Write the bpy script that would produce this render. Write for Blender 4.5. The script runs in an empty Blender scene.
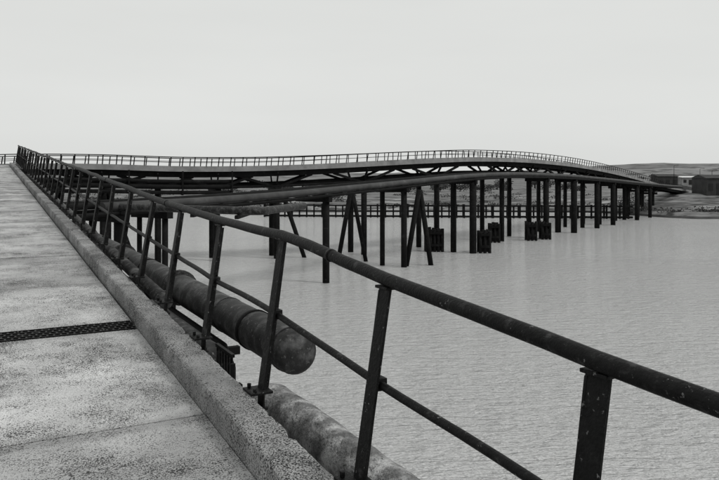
import bpy, math, random
from mathutils import Vector, Matrix, noise
random.seed(7)
H=9.0; F=700.0; CX=359.5; HY=178.0
def W(px,py,Y): return Vector(((px-CX)/F*Y, Y, H+(HY-py)/F*Y))
def WX(px,Y): return (px-CX)/F*Y
scn=bpy.context.scene
# ---------------- materials
def newmat(name):
    m=bpy.data.materials.new(name); m.use_nodes=True
    nt=m.node_tree; b=nt.nodes['Principled BSDF']; return m,nt,b
def N(nt,t,**k):
    n=nt.nodes.new(t)
    for a,v in k.items(): setattr(n,a,v)
    return n
def noise_n(nt,vec,scale,detail=4,rough=.6):
    n=N(nt,'ShaderNodeTexNoise'); n.inputs['Scale'].default_value=scale
    n.inputs['Detail'].default_value=detail; n.inputs['Roughness'].default_value=rough
    nt.links.new(vec,n.inputs['Vector']); return n.outputs['Fac']
def ramp(nt,fac,stops):
    r=N(nt,'ShaderNodeValToRGB'); cr=r.color_ramp
    while len(cr.elements)<len(stops): cr.elements.new(.5)
    for e,(p,c) in zip(cr.elements,stops):
        e.position=p; e.color=(c,c,c,1)
    nt.links.new(fac,r.inputs[0]); return r.outputs[0]
def mixc(nt,fac,a,b,mode='MIX'):
    m=N(nt,'ShaderNodeMix',data_type='RGBA',blend_type=mode)
    for i,v in ((0,fac),(6,a),(7,b)):
        s=m.inputs[i]
        if isinstance(v,(int,float)):
            if i==0: s.default_value=v
            else: s.default_value=(v,v,v,1)
        else: nt.links.new(v,s)
    return m.outputs[2]
def bump(nt,b,h,dist,strength=1):
    n=N(nt,'ShaderNodeBump'); n.inputs['Strength'].default_value=strength; n.inputs['Distance'].default_value=dist
    nt.links.new(h,n.inputs['Height']); nt.links.new(n.outputs[0],b.inputs['Normal'])
def coord(nt,which='Object'):
    return N(nt,'ShaderNodeTexCoord').outputs[which]
def simple(name,stops,scale,rough=.8,bscale=None,bd=.01,spots=None,spec=.3,aniso=None):
    m,nt,b=newmat(name); v=coord(nt)
    if aniso:
        mp=N(nt,'ShaderNodeMapping'); mp.inputs['Scale'].default_value=aniso; nt.links.new(v,mp.inputs[0]); v=mp.outputs[0]
    f=noise_n(nt,v,scale,5,.65); c=ramp(nt,f,stops)
    if spots:
        sc,lo,hi,val=spots
        g=noise_n(nt,v,sc,4,.6); s=ramp(nt,g,[(lo,0),(hi,1)])
        c=mixc(nt,s,c,val)
    nt.links.new(c,b.inputs['Base Color']); b.inputs['Roughness'].default_value=rough
    b.inputs['Specular IOR Level'].default_value=spec
    if bscale: bump(nt,b,noise_n(nt,v,bscale,3),bd)
    return m
M={}
M['steel']=simple('weathered_steel',[(.40,.003),(.58,.007),(.72,.045)],16,.55,60,.005,spots=(42,.65,.71,.14),spec=.14)
M['steel2']=simple('painted_steel',[(.3,.004),(.6,.009),(.8,.03)],1.5,.75,spec=.1)
M['pile']=simple('tarred_pile',[(.3,.004),(.6,.009),(.8,.035)],1.2,.8,spec=.1,spots=(5,.62,.72,.04))
M['pipe']=simple('pipe_steel',[(.3,.008),(.5,.022),(.72,.10)],4,.6,34,.006,spots=(17,.60,.72,.13),spec=.2)
M['guano']=simple('crusted_pipe',[(.32,.05),(.48,.17),(.66,.46)],4,.85,26,.03,spots=(40,.55,.68,.06),spec=.2)
M['fpipe']=simple('distant_pipe',[(.3,.03),(.6,.055),(.8,.10)],.8,.6,spec=.2)
M['edge']=simple('edge_concrete',[(.3,.15),(.6,.25),(.8,.34)],.7,.85)
M['bank']=simple('bank_ground',[(.34,.07),(.48,.16),(.62,.30)],.09,.95,spots=(.35,.50,.58,.05),spec=.1,aniso=(.6,1.3,1))
M['hill']=simple('hazed_hill',[(.35,.16),(.6,.24)],.006,1,spots=(.02,.5,.58,.11),spec=0)  # distance haze is put into the lighter base grey of the hills
M['mud']=simple('mud_bank',[(.3,.02),(.7,.06)],.4,.8)
M['leaf']=simple('foliage',[(.3,.02),(.7,.07)],.5,.9,spec=.1)
M['wall']=simple('wall_sheet',[(.3,.02),(.7,.045)],.5,.8)
M['white']=simple('pale_roof',[(.3,.5),(.7,.7)],.5,.7)
M['glass']=simple('dark_opening',[(.3,.006),(.7,.012)],.5,.5)
def concrete(name,lo,hi,slabs=False,mw=.45,thr=.77,speckval=.06):
    m,nt,b=newmat(name); v=coord(nt)
    big=noise_n(nt,v,1.1,6,.65); c=ramp(nt,big,[(.32,lo),(.5,(lo+hi)/2),(.66,hi)])
    if slabs:
        sep=N(nt,'ShaderNodeSeparateXYZ'); nt.links.new(v,sep.inputs[0])
        d=N(nt,'ShaderNodeMath',operation='DIVIDE'); d.inputs[1].default_value=2.0; nt.links.new(sep.outputs[1],d.inputs[0])
        fl=N(nt,'ShaderNodeMath',operation='FLOOR'); nt.links.new(d.outputs[0],fl.inputs[0])
        wn=N(nt,'ShaderNodeTexWhiteNoise',noise_dimensions='1D'); nt.links.new(fl.outputs[0],wn.inputs['W'])
        c=mixc(nt,1.0,c,ramp(nt,wn.outputs['Value'],[(0,.76),(1,1.0)]),'MULTIPLY')
        fr=N(nt,'ShaderNodeMath',operation='FRACT'); nt.links.new(d.outputs[0],fr.inputs[0])
        wob=noise_n(nt,v,6,4,.7)
        ad=N(nt,'ShaderNodeMath',operation='MULTIPLY_ADD'); nt.links.new(wob,ad.inputs[0]); ad.inputs[1].default_value=.08; nt.links.new(fr.outputs[0],ad.inputs[2])
        c=mixc(nt,1.0,c,ramp(nt,ad.outputs[0],[(.035,.66),(.085,.97),(.5,1),(.98,.96),(1.0,.75)]),'MULTIPLY')
    sp=noise_n(nt,v,120,2,.7)
    mask=noise_n(nt,v,2.0,7,.74)
    a=N(nt,'ShaderNodeMath',operation='MULTIPLY_ADD'); nt.links.new(mask,a.inputs[0]); a.inputs[1].default_value=mw; nt.links.new(sp,a.inputs[2])
    c=mixc(nt,ramp(nt,a.outputs[0],[(thr,0),(thr+.06,1)]),c,speckval)
    sp2=noise_n(nt,v,55,2,.6); c=mixc(nt,ramp(nt,sp2,[(.61,0),(.69,.75)]),c,speckval*1.5)
    st=noise_n(nt,v,.7,4,.6); c=mixc(nt,1.0,c,ramp(nt,st,[(.35,.80),(.55,1)]),'MULTIPLY')
    sp4=noise_n(nt,v,240,1,.5); c=mixc(nt,1.0,c,ramp(nt,sp4,[(.35,.62),(.6,1)]),'MULTIPLY')
    nt.links.new(c,b.inputs['Base Color']); b.inputs['Roughness'].default_value=.9
    b.inputs['Specular IOR Level'].default_value=.2
    bump(nt,b,sp,.007,.9)
    return m
M['deck']=concrete('deck_concrete',.50,.80,True,.70,.885)
M['kerb']=concrete('kerb_concrete',.24,.50,False,.5,.765,.03)
M['beam']=simple('beam_concrete',[(.3,.04),(.7,.10)],2,.9,20,.01)
def water():
    m,nt,b=newmat('estuary_water'); v=coord(nt)
    mp=N(nt,'ShaderNodeMapping'); mp.inputs['Rotation'].default_value=(0,0,.22); mp.inputs['Scale'].default_value=(.42,1.4,1); nt.links.new(v,mp.inputs[0])
    big=noise_n(nt,mp.outputs[0],.03,4,.5)
    c=ramp(nt,big,[(.3,.57),(.7,.63)])
    w1=noise_n(nt,mp.outputs[0],1.5,5,.62); w2=noise_n(nt,mp.outputs[0],6.5,2,.6)
    nt.links.new(c,b.inputs['Base Color'])
    b.inputs['Roughness'].default_value=.10; b.inputs['IOR'].default_value=1.33
    a=N(nt,'ShaderNodeMath',operation='MULTIPLY_ADD'); nt.links.new(w2,a.inputs[0]); a.inputs[1].default_value=.3; nt.links.new(w1,a.inputs[2])
    bump(nt,b,a.outputs[0],.85,1.0)
    return m
M['water']=water()

# ---------------- mesh builder
class MB:
    def __init__(s): s.v=[];s.f=[];s.m=[];s.sm=[];s.mats=[]
    def mi(s,mat):
        if mat not in s.mats: s.mats.append(mat)
        return s.mats.index(mat)
    def face(s,idx,mat,smooth=False): s.f.append(idx);s.m.append(s.mi(mat));s.sm.append(smooth)
    def add(s,vs): 
        n=len(s.v); s.v+= [tuple(x) for x in vs]; return n
    def tube(s,pts,r,mat,n=10,caps=True,radii=None):
        pts=[Vector(p) for p in pts]; rings=[]; prev=None
        for i,p in enumerate(pts):
            if i==0:t=pts[1]-p
            elif i==len(pts)-1:t=p-pts[i-1]
            else:t=(pts[i+1]-p).normalized()+(p-pts[i-1]).normalized()
            t.normalize()
            if prev is None: a=t.orthogonal().normalized()
            else: a=(prev-t*prev.dot(t)).normalized()
            prev=a; b=t.cross(a); rr=radii[i] if radii else r
            rings.append(s.add([p+(a*math.cos(2*math.pi*k/n)+b*math.sin(2*math.pi*k/n))*rr for k in range(n)]))
        for i in range(len(rings)-1):
            for k in range(n):
                k2=(k+1)%n; s.face((rings[i]+k,rings[i]+k2,rings[i+1]+k2,rings[i+1]+k),mat,True)
        if caps:
            s.face(tuple(rings[0]+k for k in reversed(range(n))),mat); s.face(tuple(rings[-1]+k for k in range(n)),mat)
    def beam(s,p0,p1,w,h,mat,up=(0,0,1)):
        p0=Vector(p0);p1=Vector(p1);t=(p1-p0).normalized();up=Vector(up)
        if abs(t.dot(up))>.98: up=Vector((0,1,0))
        a=t.cross(up).normalized(); b=a.cross(t).normalized()
        q=[]
        for p in (p0,p1):
            for x,y in ((-1,-1),(1,-1),(1,1),(-1,1)): q.append(p+a*x*w/2+b*y*h/2)
        n=s.add(q)
        for f in ((0,3,2,1),(4,5,6,7),(0,1,5,4),(1,2,6,5),(2,3,7,6),(3,0,4,7)): s.face(tuple(n+i for i in f),mat)
    def box(s,x0,x1,y0,y1,z0,z1,mat):
        s.beam(((x0+x1)/2,y0,(z0+z1)/2),((x0+x1)/2,y1,(z0+z1)/2),abs(x1-x0),abs(z1-z0),mat)
    def obj(s,name,parent=None,matrix=None,bevel=0):
        me=bpy.data.meshes.new(name); me.from_pydata(s.v,[],s.f); 
        for m in s.mats: me.materials.append(m)
        me.polygons.foreach_set('material_index',s.m); me.polygons.foreach_set('use_smooth',s.sm); me.update()
        o=bpy.data.objects.new(name,me); scn.collection.objects.link(o)
        if parent: o.parent=parent
        if matrix: o.matrix_world=matrix
        if bevel:
            b=o.modifiers.new('bevel','BEVEL'); b.width=bevel; b.segments=2; b.limit_method='ANGLE'
        return o
def empty(name,loc=(0,0,0),rotz=0):
    e=bpy.data.objects.new(name,None); e.empty_display_size=.5; e.location=loc; e.rotation_euler=(0,0,rotz); scn.collection.objects.link(e); return e

# ================= WALKWAY
ANG=math.atan(.538); K=1.1356; SL=.0657/K; S1=34*K; S2=70*K; E=1.6
def dz(s):
    if s<=S1: return SL*s
    return SL*S1+.016/K*(s-S1)
def LW(off,s,up=0):
    return Vector((off*math.cos(ANG)-s*math.sin(ANG), off*math.sin(ANG)+s*math.cos(ANG), H-E+dz(s)+up))
walk=empty('concrete_walkway',(0,0,H-E),ANG)
def P(off,s,up=0): return Vector((off,s,dz(s)+up))
LOFF=-4.6
JS=6.15; JW=.14
mb=MB()
s=-6.0
edges=[]
while s<S1-.1:
    e=s+2.0
    edges.append((s,min(e,S1))); s=e
for a,b in edges:
    segs=[(a+.008,b-.008)]
    if a<JS-JW and JS+JW<b: segs=[(a+.008,JS-JW),(JS+JW,b-.008)]
    for p,q in segs:
        t=random.uniform(-.004,.004)
        mb.beam(P(( LOFF+1.13)/2,p,-.06+t),P((LOFF+1.13)/2,q,-.06+t),1.13-LOFF,.12,M['deck'])
o=mb.obj('deck_slabs',walk,bevel=.010)
mb=MB()
mb.beam(P((LOFF+1.30)/2,-6,-.24),P((LOFF+1.30)/2,S1,-.24),1.30-LOFF,.22,M['beam'])
mb.beam(P((LOFF+1.34)/2,S1,-.2),P((LOFF+1.34)/2,S2+3,-.2),1.34-LOFF,.4,M['deck'])
for x in (-4,-1.6,.8): mb.beam(P(x,-6,-.6),P(x,S1,-.6),.35,.5,M['beam']); mb.beam(P(x,S1+.01,-.65),P(x,S2,-.65),.35,.5,M['beam'])
mb.obj('support_beams',walk)
mb=MB()
mb.box(LOFF+.02,1.12,JS-JW+.005,JS+JW-.005,dz(JS)-.125,dz(JS)-.05,M['glass'])
for k in range(5):
    y=JS-.124+k*.062
    mb.box(LOFF+.02,1.12,y-.007,y+.007,dz(y)-.05,dz(y)+.004,M['steel'])
x=LOFF+.05
while x<1.1:
    for k in range(4):
        y=JS-.124+k*.062; xx=x+(.025 if k%2 else 0)
        mb.box(xx-.007,xx+.007,y+.007,y+.055,dz(y)-.05,dz(y)+.002,M['fpipe'])
    x+=.05
mb.obj('joint_grating',walk)
def kerb(x0,x1,sa,sb,h,seed):
    mb=MB(); n=int((sb-sa)/.025) if sb<14 else int((sb-sa)/.2); prev=None
    prof=[(x0,-.10),(x0,h*.3),(x0,h*.65),(x0+.003,h-.012),(x0+.013,h),(x0+.06,h+.001),((x0+x1)/2,h+.002),(x1-.06,h+.001),(x1-.013,h),(x1,h-.012),(x1,h*.3),(x1,-.36)]
    for i in range(n+1):
        s=sa+(sb-sa)*i/n; pts=[]
        for j,(x,z) in enumerate(prof):
            nv=noise.noise(Vector((x*9+seed,s*5,z*9)))*.005+noise.noise(Vector((x*40,s*30+seed,z*40)))*.004
            dx=0;dzz=0
            if j in(3,4,8,9):
                ch=max(0,noise.noise(Vector((seed+j//5*7,s*7,0)))-.18)*.06+max(0,noise.noise(Vector((seed+j//5*3,s*19,4)))-.25)*.03
                dx=ch*(1 if j<5 else -1)*.8; dzz=-ch
            pts.append(P(x+dx+nv*(.7 if j not in(0,11) else 0),s,z+dzz+nv*(1 if 0<j<11 else 0)))
        cur=mb.add(pts)
        if prev is not None:
            for j in range(len(prof)-1): mb.face((prev+j,prev+j+1,cur+j+1,cur+j),M['kerb'],False)
        else: mb.face(tuple(cur+j for j in range(len(prof))),M['kerb'])
        prev=cur
    mb.face(tuple(prev+j for j in reversed(range(len(prof)))),M['kerb'])
    return mb
kerb(1.135,1.345,-2,JS-.02,.15,1).obj('kerb',walk)
kerb(1.155,1.33,JS+.05,13.9,.135,5).obj('kerb_middle',walk)
kerb(1.155,1.33,13.93,S1,.135,9).obj('kerb_far',walk)
kerb(LOFF-.2,LOFF-.005,-6,S1,.15,3).obj('kerb_opposite',walk)

# railing
HADJ={1:.08,2:.04,3:.055,4:.105,5:.04,6:.025}
def railing(name,side,s0,s1,off_foot,off_top,main=False):
    root=empty(name,(0,0,H-E),ANG)
    posts=MB(); rails=MB()
    sp=1.05*K; pts_t=[];pts_m=[]
    ss=[]
    x=1.43 - 8*sp; q0=-7
    while x<s1:
        if x>s0: ss.append((x,q0))
        x+=sp; q0+=1
    for i,(s,yi) in enumerate(ss):
        rnd=random.Random(i*13+side)
        j=rnd.uniform(-.012,.012); jh=rnd.uniform(-.008,.008)+.02; ls=rnd.uniform(-.05,.05)
        if main and yi+1 in HADJ: jh=HADJ[yi+1]
        ft=off_foot*side; tp=(off_top+j)*side
        a=P(ft,s,-.10); b=P(ft+.0*side,s,.16); c=P(tp,s+ls,.925+jh)
        t=(c-b).normalized()
        posts.beam(a,b,.088,.012,M['steel'],up=(1,0,0)); 
        w=Vector((side*.026,0,0))
        posts.beam(b-t*.003,c,.090,.012,M['steel'],up=(1,0,0))
        y1=Vector((0,.040,0))
        posts.beam(b+w*1.25+y1-t*.02,c+w*1.25*.6+y1-t*.02,.012,.055,M['steel'],up=(1,0,0))
        posts.beam(P((ft-.085*side),s,.160),P((ft+.045*side),s,.160),.15,.014,M['steel'])
        posts.beam(P((ft-.03*side),s-.075,.02),P((ft-.03*side),s+.075,.02),.05,.1,M['steel'])
        for q in(-.05,.05):
            posts.tube([P(ft-.055*side,s+q,.165),P(ft-.055*side,s+q,.19)],.012,M['steel'],6)
            posts.tube([P(ft+.006*side,s+q*.5,.06),P(ft+.03*side,s+q*.5,.06)],.011,M['steel'],6)
        pts_t.append(P(tp,s+ls,.955+jh)); 
        fr=(.54-.16)/(.925-.16)
        pts_m.append(b.lerp(c,fr)+Vector((.030*side,0,0)))
        posts.beam(c+Vector((0,-.05,.0)),c+Vector((0,.05,.0)),.05,.012,M['steel'])
        q=pts_m[-1]; posts.beam(q+Vector((0,-.03,0)),q+Vector((0,.03,0)),.052,.052,M['steel'])
    def fine(pts,amp,seed):
        out=[]
        for a,b in zip(pts,pts[1:]):
            for q in range(6):
                p=a.lerp(b,q/6); 
                out.append(p+Vector((noise.noise(p*1.3+Vector((seed,0,0)))*amp,0,noise.noise(p*1.7+Vector((0,seed,0)))*amp)))
        out.append(pts[-1]); return out
    rails.tube(fine(pts_t,.016,3),.029,M['steel'],14)
    rails.tube(fine(pts_m,.009,8),.018,M['steel'],10)
    for i in range(2,len(pts_t)-1,3):
        p=pts_t[i].lerp(pts_t[i+1],.45); d=(pts_t[i+1]-pts_t[i]).normalized()
        p+=Vector((noise.noise(p*1.3+Vector((3,0,0)))*.016,0,noise.noise(p*1.7+Vector((0,3,0)))*.016))
        rails.tube([p-d*.012,p+d*.012],.0325,M['steel'],14)
    o=posts.obj('posts',root,bevel=.002); rails.obj('rails',root)
    return root
railing('steel_railing',1,-3.5,S1+.5,1.41,1.535,True)
railing('steel_railing',-1,-5,S1+.5,4.9,5.0)

mb=MB()
for s in (-4,14,26,38.5,50,62,74):
    z=dz(s)-.9
    mb.beam((LOFF,s,z-.25),(1.3,s,z-.25),.5,.5,M['beam'])
    for x in (LOFF+.6,.8): mb.tube([(x,s,z-.5),(x,s,-(H-E)-3)],.3,M['pile'],14)
mb.obj('pile_bents',walk)

# pipes beside the walkway
def LP(X0,Y,drop): return Vector((X0-.538*Y,Y,H-drop))
pl=empty('walkside_pipeline')
dv=Vector((-.538,1,0)).normalized(); pv=Vector((dv.y,-dv.x,0)); UP=Vector((0,0,1))
mb=MB()
a=LP(3.62,8.1,2.02); b=LP(3.62,33,2.02)
rr=.255
seg=[b]+[b.lerp(a,k/12) for k in range(1,13)]
rad=[rr]*13
for k in range(1,8):
    t=math.pi/2*k/7; seg.append(a-dv*rr*.45*math.sin(t)); rad.append(max(.01,rr*math.cos(t)))
mb.tube(seg,rr,M['pipe'],28,radii=rad)
q=LP(3.62,8.25,2.02); mb.tube([q-dv*.02,q+dv*.02],rr+.012,M['pipe'],28)
q=LP(3.62,10.3,2.02); mb.tube([q-dv*.012,q+dv*.012],rr+.01,M['pipe'],28)
for Y in (12.9,18,24):
    q=LP(3.62,Y,2.02)
    for e in(-.035,.035): mb.tube([q+dv*(e-.025),q+dv*(e+.025)],rr+.07,M['pipe'],24)
# bolted saddle straps
for Y in (9.3,15.2):
    q=LP(3.62,Y,2.02); mb.tube([q-dv*.04,q+dv*.04],rr+.016,M['steel2'],28)
mb.obj('large_pipe',pl)
mb=MB()
a=LP(3.05,9.3,2.35); b=LP(3.05,30,2.35); R=.4; c=a-pv*R
el=[c+pv*R*math.cos(t)-dv*R*math.sin(t) for t in [math.pi/2*i/8 for i in range(9)]]
mb.tube([b]+el+[el[-1]-pv*3],.15,M['pipe'],20)
mb.tube([LP(2.25,-4,2.25),LP(2.25,28,2.25)],.08,M['pipe'],16)
mb.tube([LP(3.35,9.6,14),LP(3.35,9.6,2.62),LP(3.35,9.9,2.42),LP(3.35,28,2.42)],.12,M['steel2'],16)
mb.obj('small_pipes',pl)
mb=MB()
a=LP(2.80,-4,2.15); b=LP(2.80,6.7,2.15)
path=[b+dv*.15-Vector((0,0,.03)),b+dv*.28-Vector((0,0,.16)),b+dv*.33-Vector((0,0,.34)),b+dv*.33-Vector((0,0,3))]
pts=[]
for i in range(120): 
    p=a.lerp(b,i/119); pts.append(p+Vector((noise.noise(p*2)*.01,0,noise.noise(p*2.5)*.01)))
rd=[.175+noise.noise(p*2.5)*.012 for p in pts]+[.175]*4
mb.tube(pts+path,.175,M['guano'],28,radii=rd)
mb.obj('crusted_pipe',pl)
mb=MB()
for x,u,r in ((1.62,-.30,.045),(1.75,-.42,.06),(2.05,-.5,.09)):
    mb.tube([LW(x,1+8,u),LW(x,S1*.5,u),LW(x,S1+1,u)],r,M['pipe'],12)
for s in range(10,38,3): mb.beam(LW(1.3,s,-.62),LW(2.3,s,-.62),.08,.1,M['steel'])
mb.obj('service_pipes',pl)
mb=MB()
for Y in (5.0,7.6,9.9,13.5,17.5,22):
    L=1.15 if Y<8 else 2.0
    q=LP(1.7,Y,2.45 if Y<8 else 2.66); mb.beam(q,q+pv*L,.10,.12,M['steel2'])
    for t in (.35,1.05): 
        w=q+pv*t; mb.beam(w,w+UP*.3,.05,.05,M['steel2'])
    mb.beam(q+pv*.1,LP(1.5,Y,1.75),.1,.1,M['steel2'])
for k in range(6):
    q=LP(2.95,8.3,2.1)+dv*(.11*k); mb.beam(q,q-UP*.55,.03,.03,M['steel'])
q=LP(2.95,8.25,2.1); mb.beam(q,q+dv*.65,.04,.04,M['steel'])
q=LP(2.95,8.25,2.66); mb.beam(q,q+dv*.65,.04,.04,M['steel'])
mb.obj('pipe_brackets',pl)

# ================= ROAD BRIDGE
ctrl=[(-160,71,157),(-60,71,156),(20,71,154),(100,72,154.5),(180,74,157),(260,77,157),(340,80,154.5),(420,86,151.2),(480,94,150),(540,108,153.5),(590,128,161),(630,155,171),(670,190,183),(700,232,189)]
cp=[W(px,py,Y)-Vector((0,0,1.1)) for px,Y,py in ctrl]
def cr(p0,p1,p2,p3,t):
    return .5*((2*p1)+(p2-p0)*t+(2*p0-5*p1+4*p2-p3)*t*t+(3*p1-p0-3*p2+p3)*t**3)
dense=[]
for i in range(1,len(cp)-2):
    for k in range(40): dense.append(cr(cp[i-1],cp[i],cp[i+1],cp[i+2],k/40))
dense.append(cp[-2]); 
for k in range(1,40): dense.append(cp[-2].lerp(cp[-1],k/40))
road=[dense[0]]; acc=0
for a,b in zip(dense,dense[1:]):
    acc+=(b-a).length
    if acc>=1.2: road.append(b); acc=0
def tan(i):
    a=road[max(0,i-1)];b=road[min(len(road)-1,i+1)];t=b-a;t.z=0;return t.normalized()
def nrm(i): t=tan(i); return Vector((-t.y,t.x,0))
RW=4.6
br=empty('jetty_road_bridge')
mb=MB(); prev=None
prof=[(0,.14),(0,-.44),(.35,-.46),(.5,-1.05),(.9,-1.05),(1.0,-.46),(RW-1,-.46),(RW-.9,-1.05),(RW-.5,-1.05),(RW-.35,-.46),(RW,-.44),(RW,.14),(RW-.2,.14),(RW-.2,0),(.2,0),(.2,.14)]
pm=['edge','steel2','steel2','steel2','steel2','steel2','steel2','steel2','steel2','steel2','edge','edge','edge','deck','edge','edge']
for i in range(len(road)):
    n=nrm(i); cur=mb.add([road[i]+n*x+Vector((0,0,z)) for x,z in prof])
    if prev is not None:
        L=len(prof)
        for j in range(L): k=(j+1)%L; mb.face((prev+j,prev+k,cur+k,cur+j),M[pm[j]])
    prev=cur
mb.obj('deck',br)
mb=MB()
for side,x in ((-1,.06),(1,RW-.06)):
    for h,r in ((1.08,.05),(.62,.03)):
        mb.tube([road[i]+nrm(i)*(x+side*.12*h)+Vector((0,0,h)) for i in range(len(road))],r,M['steel2'],6)
    for i in range(len(road)):
        p=road[i]+nrm(i)*x; mb.beam(p-Vector((0,0,.1)),p+nrm(i)*side*.13+tan(i)*.12+Vector((0,0,1.08)),.10,.07,M['steel2'])
mb.obj('bridge_railings',br)
def near_px(px):
    best=None
    for i,p in enumerate(road):
        q=CX+F*p.x/p.y
        if best is None or abs(q-px)<best[0]: best=(abs(q-px),i)
    return best[1]
mb=MB()
V3=lambda z:Vector((0,0,z))
for px in (-30,40,96,152,215,280,362,437,504,535,560,587,604,619,632,645,655):
    i=near_px(px); p=road[i]; n=nrm(i); t=tan(i); zc=p.z-2.5
    if p.z<7: zc=p.z-1.8
    a=Vector((p.x,p.y,zc))+n*(-.3); b=a+n*(RW+.6)
    mb.beam(a,b,.6,.5,M['steel2'])
    for x in (.7,RW-.7):
        q=Vector((p.x,p.y,zc))+n*x
        mb.tube([q,Vector((q.x,q.y,-3))],.34,M['pile'],14)
        j0=max(0,i-3); j1=min(len(road)-1,i+3)
        for jj in (j0,j1):
            tgt=road[jj]+nrm(jj)*x+V3(-1.0)
            mb.beam(q+V3(.2),tgt,.26,.26,M['steel2'])
    q=Vector((p.x,p.y,zc))
    if px in (96,280): 
        mb.tube([q+n*.8+t*.5,Vector((q.x,q.y,-3))+n*.8+t*4.2],.24,M['pile'],12)
    for x0,x1 in ((-.2,.9),(RW+.2,RW-.9)):
        mb.beam(q+n*x1+V3(.2),q+n*x0+V3(1.8 if p.z>7 else 1.1),.14,.25,M['steel2'])
mb.obj('pile_bents',br)
mb=MB()
i0=near_px(-30); i1=near_px(655)
for x,z,r in ((.7,-2.15,.14),(RW-.7,-2.15,.14),(1.8,-1.9,.26),(2.6,-1.9,.26)):
    pts=[road[i]+nrm(i)*x+V3(z+(0.5 if road[i].z<7 else 0)) for i in range(i0,i1+1,2)]
    mb.tube(pts,r,M['steel2'],8)
i2=near_px(255)
for z,r in ((-1.5,.2),(-2.05,.26),(-2.65,.2)):
    mb.tube([road[i]+nrm(i)*-.9+V3(z) for i in range(i0,i2,2)],r,M['steel2'],8)
for i in range(i0,i2,4):
    q=road[i]+nrm(i)*-1.2; mb.beam(q+V3(-.4),q+V3(-2.9),.14,.14,M['steel2']); mb.beam(q+V3(-2.85),q+nrm(i)*2.2+V3(-2.85),.14,.16,M['steel2'])
mb.obj('under_deck_pipes',br)

# ================= PIPE TRESTLE
def TX(Y): return -2.9+.695*(Y-60)
td=Vector((.695,1,0)).normalized(); tn=Vector((-td.y,td.x,0))
def pz(Y):
    tb=[(34,7.05),(42,7.25),(51.5,7.45),(60,7.9),(72,8.6),(80,9.1),(90,9.5),(100,9.55),(115,9.3),(135,8.6),(155,7.8),(177,7.0),(200,6.4)]
    for (a,za),(b,zb) in zip(tb,tb[1:]):
        if a<=Y<=b:
            return za+(zb-za)*(Y-a)/(b-a)
    return tb[-1][1]
Ys=[36+2*i for i in range(78)]
tr=empty('pipe_trestle')
mb=MB()
def sm(Y): return (pz(max(34,Y-4))+pz(Y)+pz(Y+4)+pz(max(34,Y-2))+pz(Y+2))/5
for off,z,r,y0 in ((0,0,.27,42),(1.0,.05,.2,38),(1.7,.0,.16,38),(2.5,.05,.27,36)):
    mb.tube([Vector((TX(Y),Y,sm(Y)+z))+tn*off for Y in Ys if Y>=y0],r,M['fpipe'] if off==0 else M['steel2'],14)
mb.obj('pipes',tr)
mb=MB()
for off in (-.3,2.9):
    mb.tube([Vector((TX(Y),Y,sm(Y)-.42))+tn*off for Y in Ys],.13,M['steel2'],6)
for Y in Ys: 
    q=Vector((TX(Y),Y,sm(Y)-.36)); mb.beam(q-tn*.35,q+tn*3,.14,.16,M['steel2'])
mb.obj('carrier_frame',tr)
mb=MB()
def lineY(px): 
    k=(px-CX)/F; return 44.6/(.695-k)
for px,r in ((118,.25),(165,.2),(326,.3),(404,.3),(473,.42),(546,.42),(574,.5),(597,.45),(613,.45),(637,.45),(650,.4)):
    Y=lineY(px); q=Vector((TX(Y),Y,sm(Y)-.75))
    mb.beam(q-tn*.5,q+tn*3.2,.5,.45,M['steel2'])
    mb.tube([q,Vector((q.x,q.y,-3))],r,M['pile'],16)
    if px not in(326,): 
        q2=q+tn*2.6; mb.tube([q2,Vector((q2.x,q2.y,-3))],r*.85,M['pile'],16)
def raker(pxa,pya,pxb,pyb,Y,r):
    a=W(pxa,pya,Y); b=W(pxb,pyb,Y+.5); b2=b+(b-a)*.3; mb.tube([a,b2],r,M['pile'],14)
raker(419,190,406,268,71,.26); raker(420,190,431,266,71.8,.26)
raker(351,189,338,262,74,.24); raker(352,189,366,262,75,.22)
mb.obj('piles',tr)
mb=MB()
a=W(96,206,44); b=W(250,211,37.5)
dd=(b-a).normalized()
pts=[a]+[a.lerp(b,k/6) for k in range(1,7)]
back=Vector((td.x*.4,1,0)).normalized()
for k in range(1,7):
    t=math.pi/2*k/6; pts.append(b+dd*.7*math.sin(t)+back*.7*(1-math.cos(t)))
pts.append(pts[-1]+back*7)
mb.tube(pts,.22,M['pipe'],18)
for px in (130,200,240):
    tt=(px-96)/154; q=a.lerp(b,tt); mb.beam(q-V3(.33)-Vector((0,.6,0)),q-V3(.33)+Vector((0,5,0)),.2,.2,M['steel2'])
mb.obj('expansion_loop',tr)

# ================= dolphins
def dolphin(px,Y,w,h):
    e=empty('mooring_dolphin',(WX(px,Y),Y,0))
    mb=MB(); n=5 if w>1.8 else 3
    for k in range(n):
        x=-w/2+w*k/(n-1)
        for y in (-.7,.7): mb.tube([(x,y,-3),(x,y,h+random.uniform(-.15,.2))],.2,M['pile'],8)
    for z in (h*.3,h*.82):
        for y in(-.95,.95): mb.beam((-w/2,y,z),(w/2,y,z),.16,.3,M['pile'])
    mb.box(-w/2,w/2,-.5,.5,h*.6,h*.9,M['pile'])
    mb.obj('timber_frame',e)
dolphin(434,86,1.9,2.8); dolphin(484,84.5,1.1,2.7); dolphin(494,98,1.1,2.7); dolphin(531,101,1.1,2.6); dolphin(545,103,1.1,2.6)

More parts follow.
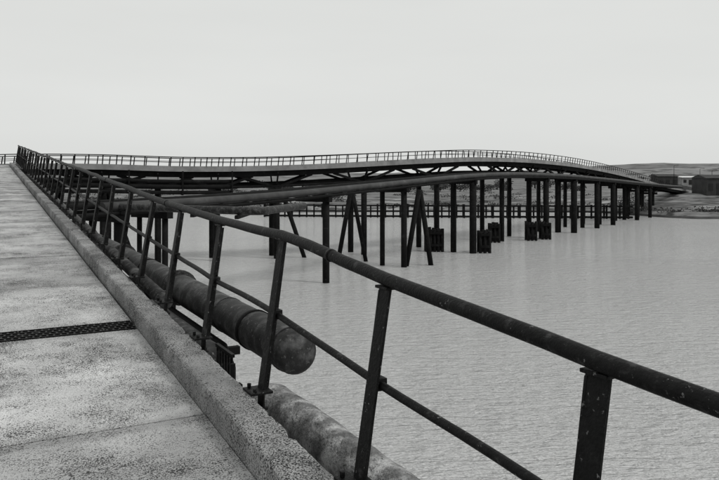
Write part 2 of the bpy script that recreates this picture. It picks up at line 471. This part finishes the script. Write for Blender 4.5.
# ================= timber breakwater
mb=MB()
Y=158; x=WX(262,Y); xe=WX(636,152)
k=0
while x<xe:
    yy=162-8*(x-WX(262,Y))/(xe-WX(262,Y)); top=3.0+random.uniform(-.15,.15)
    mb.beam((x,yy,-2),(x,yy,top),.34,.32,M['pile']); 
    if k%4==0: mb.beam((x,yy+1.6,-2),(x,yy+1.6,top),.34,.34,M['pile'])
    x+=1.6*random.uniform(.85,1.15); k+=1
a=Vector((WX(262,Y),162,0)); b=Vector((xe,154,0))
for z,h in ((2.75,.34),(1.5,.28),(.35,.45)): mb.beam(a+Vector((0,-.25,z)),b+Vector((0,-.25,z)),.2,h,M['pile'])
mb.obj('timber_breakwater')

# ================= water, land, hills
mb=MB(); R=30000
n=mb.add([(-R,-2000,0),(R,-2000,0),(R,R,0),(-R,R,0)]); mb.face((n,n+1,n+2,n+3),M['water']); mb.obj('water')
def sstep(a,b,x):
    t=max(0,min(1,(x-a)/(b-a))); return t*t*(3-2*t)
def shore(x):
    return 182-30*sstep(58,74,x)+noise.noise(Vector((x*.02,0,3)))*3+(noise.noise(Vector((x*.15,2,3)))*1.0)-40*sstep(150,400,x)
def landz(x,d,y):
    z=-.3+1.6*sstep(0,6,d)+1.2*sstep(10,40,d)+2.2*sstep(60,300,d)
    z+=noise.noise(Vector((x*.04,y*.05,0)))*.6*sstep(4,20,d)
    g=((x-104)/26)**2+((y-214)/20)**2; z+=2.4*math.exp(-g)
    return z
xs=[-12000,-5000,-2000,-900,-500]+list(range(-350,360,4))+[500,900,2000,5000,12000]
ds=[-2,0,1.5,3,5,8,12,16,22,30,40,52,66,84,110,150,220,350,600,1000,2000,5000,12000,28000]
mb=MB(); rows=[]
for d in ds: rows.append(mb.add([(x,shore(x)+d,landz(x,d,shore(x)+d) if d<500 else 4.2) for x in xs]))
for i in range(len(ds)-1):
    for j in range(len(xs)-1):
        mb.face((rows[i]+j,rows[i]+j+1,rows[i+1]+j+1,rows[i+1]+j),M['mud'] if ds[i]<3 else M['bank'],True)
mb.obj('ground')
mb=MB(); rows=[]
hx=[-3000+30*i for i in range(200)]
for q in range(6):
    y=1500+q*160; t=math.sin(math.pi/2*q/5)
    rows.append(mb.add([(x,y,3.5+t*((16+30*sstep(200,1000,x))+noise.noise(Vector((x*.003,q*.3,0)))*6+noise.noise(Vector((x*.02,q*.6,5)))*2.2)*1.15) for x in hx]))
for i in range(5):
    for j in range(len(hx)-1): mb.face((rows[i]+j,rows[i]+j+1,rows[i+1]+j+1,rows[i+1]+j),M['hill'],True)
mb.obj('hills')

def clump(mb,c,rx,ry,rz,n,leaf):
    for _ in range(n):
        while 1:
            v=Vector((random.uniform(-1,1),random.uniform(-1,1),random.uniform(-.6,1)))
            if .35<v.length<1: break
        k=1+.35*noise.noise(v*2+c)
        p=c+Vector((v.x*rx*k,v.y*ry*k,v.z*rz*k)); a=Vector((random.gauss(0,1),random.gauss(0,1),random.gauss(0,1))).normalized(); b=a.orthogonal().normalized(); l=leaf*random.uniform(.6,1.4)
        q=mb.add([p-a*l,p+b*l*.6,p+a*l,p-b*l*.6]); mb.face((q,q+1,q+2,q+3),M['leaf'])
mb=MB()
for _ in range(520):
    x=random.uniform(-190,230); d=random.choice([random.uniform(5,14),random.uniform(14,50),random.uniform(50,140)]); y=shore(x)+d
    if noise.noise(Vector((x*.05,y*.04,1)))<-.08: continue
    if 92<x<120 and 190<y<240: continue
    z=landz(x,d,y); r=random.uniform(.5,1.6)
    clump(mb,Vector((x,y,z+r*.25)),r*3.2,r*1.6,r*.6,50,.3)
mb.obj('shoreline_scrub')
mb=MB()
for _ in range(150):
    x=random.choice([random.uniform(130,330),random.uniform(-260,120)]); y=random.uniform(300,380); z=landz(x,y-shore(x),y)
    h=random.uniform(3.5,7) if x>130 else random.uniform(2,4)
    mb.tube([(x,y,z-1),(x+.2,y,z+h*.5),(x,y+.3,z+h*.8)],.2,M['pile'],6,radii=[.25,.16,.06])
    for q in range(4): clump(mb,Vector((x+random.uniform(-1.5,1.5),y+random.uniform(-1.5,1.5),z+h*random.uniform(.35,.85))),2.2,2,1.5,40,.45)
mb.obj('distant_trees')

def shed(name,px,Y,w,d,h,z,roof,wall,bays):
    e=empty(name,(WX(px,Y),Y,z)); m1=MB()
    m1.box(-w/2,w/2,0,d,-2,h,M[wall]); m1.obj('walls',e)
    m2=MB(); rh=h*.18
    n=m2.add([(-w/2-.3,-.3,h+.02),(w/2+.3,-.3,h+.02),(w/2+.3,d+.3,h+.02),(-w/2-.3,d+.3,h+.02),(-w/2-.3,d/2,h+rh),(w/2+.3,d/2,h+rh)])
    for f in ((0,1,5,4),(2,3,4,5),(0,4,3),(1,2,5),(0,3,2,1)): m2.face(tuple(n+i for i in f),M[roof])
    m2.obj('roof',e)
    m3=MB()
    for k in range(bays):
        x=-w/2+w*(k+.5)/bays; m3.box(x-w/bays*.28,x+w/bays*.28,-.06,.1,h*.1 if k%2 else h*.35,h*.72,M['glass'])
    m3.obj('openings',e)
shed('control_building',668,246,7,6,4.4,5.2,'wall','wall',3)
shed('pale_roofed_shed',693,262,8,7,3.0,6.2,'white','edge',4)
shed('warehouse',719,200,7,9,5.6,3.4,'wall','wall',3)
shed('storage_shed',682,300,14,8,4,4.5,'edge','wall',5)
shed('brick_store',706,285,6,8,4,4.8,'edge','white',3)
for px,Y,h in ((674,240,9),(700,250,8),(712,215,7)):
    e=empty('lamp_post',(WX(px,Y),Y,4.2)); m1=MB()
    m1.tube([(0,0,-1),(0,0,h*.5),(0,0,h)],.1,M['steel2'],8,radii=[.14,.1,.07]); m1.tube([(0,0,h-.02),(.5,0,h+.25),(1.2,0,h+.3)],.05,M['steel2'],6); m1.box(1.0,1.6,-.12,.12,h+.2,h+.34,M['steel2'])
    m1.obj('post',e)

# ================= light, world, camera
w=bpy.data.worlds.new('World'); scn.world=w; w.use_nodes=True; nt=w.node_tree
bg=nt.nodes['Background']; sky=nt.nodes.new('ShaderNodeTexSky'); sky.sky_type='NISHITA'; sky.sun_disc=False
EL=math.radians(48); AZ=math.radians(115)
sky.sun_elevation=EL; sky.sun_rotation=AZ; sky.dust_density=4
bw=nt.nodes.new('ShaderNodeRGBToBW'); nt.links.new(sky.outputs[0],bw.inputs[0])
tc=nt.nodes.new('ShaderNodeTexCoord'); mp=nt.nodes.new('ShaderNodeMapping'); mp.inputs['Scale'].default_value=(1.2,1.2,6); nt.links.new(tc.outputs['Generated'],mp.inputs[0])
cn=nt.nodes.new('ShaderNodeTexNoise'); cn.inputs['Scale'].default_value=1.6; cn.inputs['Detail'].default_value=4; nt.links.new(mp.outputs[0],cn.inputs['Vector'])
cm=nt.nodes.new('ShaderNodeMath'); cm.operation='MULTIPLY_ADD'; cm.inputs[1].default_value=.9; cm.inputs[2].default_value=6.2; nt.links.new(cn.outputs['Fac'],cm.inputs[0])
ma=nt.nodes.new('ShaderNodeMath'); ma.operation='MULTIPLY_ADD'; ma.inputs[1].default_value=.15; nt.links.new(cm.outputs[0],ma.inputs[2]); nt.links.new(bw.outputs[0],ma.inputs[0])
tint=nt.nodes.new('ShaderNodeCombineColor')
for k,f in enumerate((.985,1,.98)):
    m_=nt.nodes.new('ShaderNodeMath'); m_.operation='MULTIPLY'; m_.inputs[1].default_value=f
    nt.links.new(ma.outputs[0],m_.inputs[0]); nt.links.new(m_.outputs[0],tint.inputs[k])
nt.links.new(tint.outputs[0],bg.inputs[0]); bg.inputs[1].default_value=.105
sun=bpy.data.lights.new('sun','SUN'); sun.energy=1.4; sun.angle=math.radians(12); sun.color=(1,.995,.975)
so=bpy.data.objects.new('sun',sun); scn.collection.objects.link(so)
dirv=Vector((math.sin(AZ)*math.cos(EL),math.cos(AZ)*math.cos(EL),math.sin(EL)))
so.rotation_euler=dirv.to_track_quat('Z','Y').to_euler()
cam=bpy.data.cameras.new('camera'); co=bpy.data.objects.new('camera',cam); scn.collection.objects.link(co)
co.location=(0,0,H); co.rotation_euler=(math.pi/2,0,0); cam.sensor_width=36; cam.lens=F/719*36; cam.shift_y=-62/719
cam.clip_end=60000; cam.clip_start=.05; scn.camera=co
scn.view_settings.view_transform='Standard'; scn.view_settings.look='None'; scn.view_settings.exposure=0
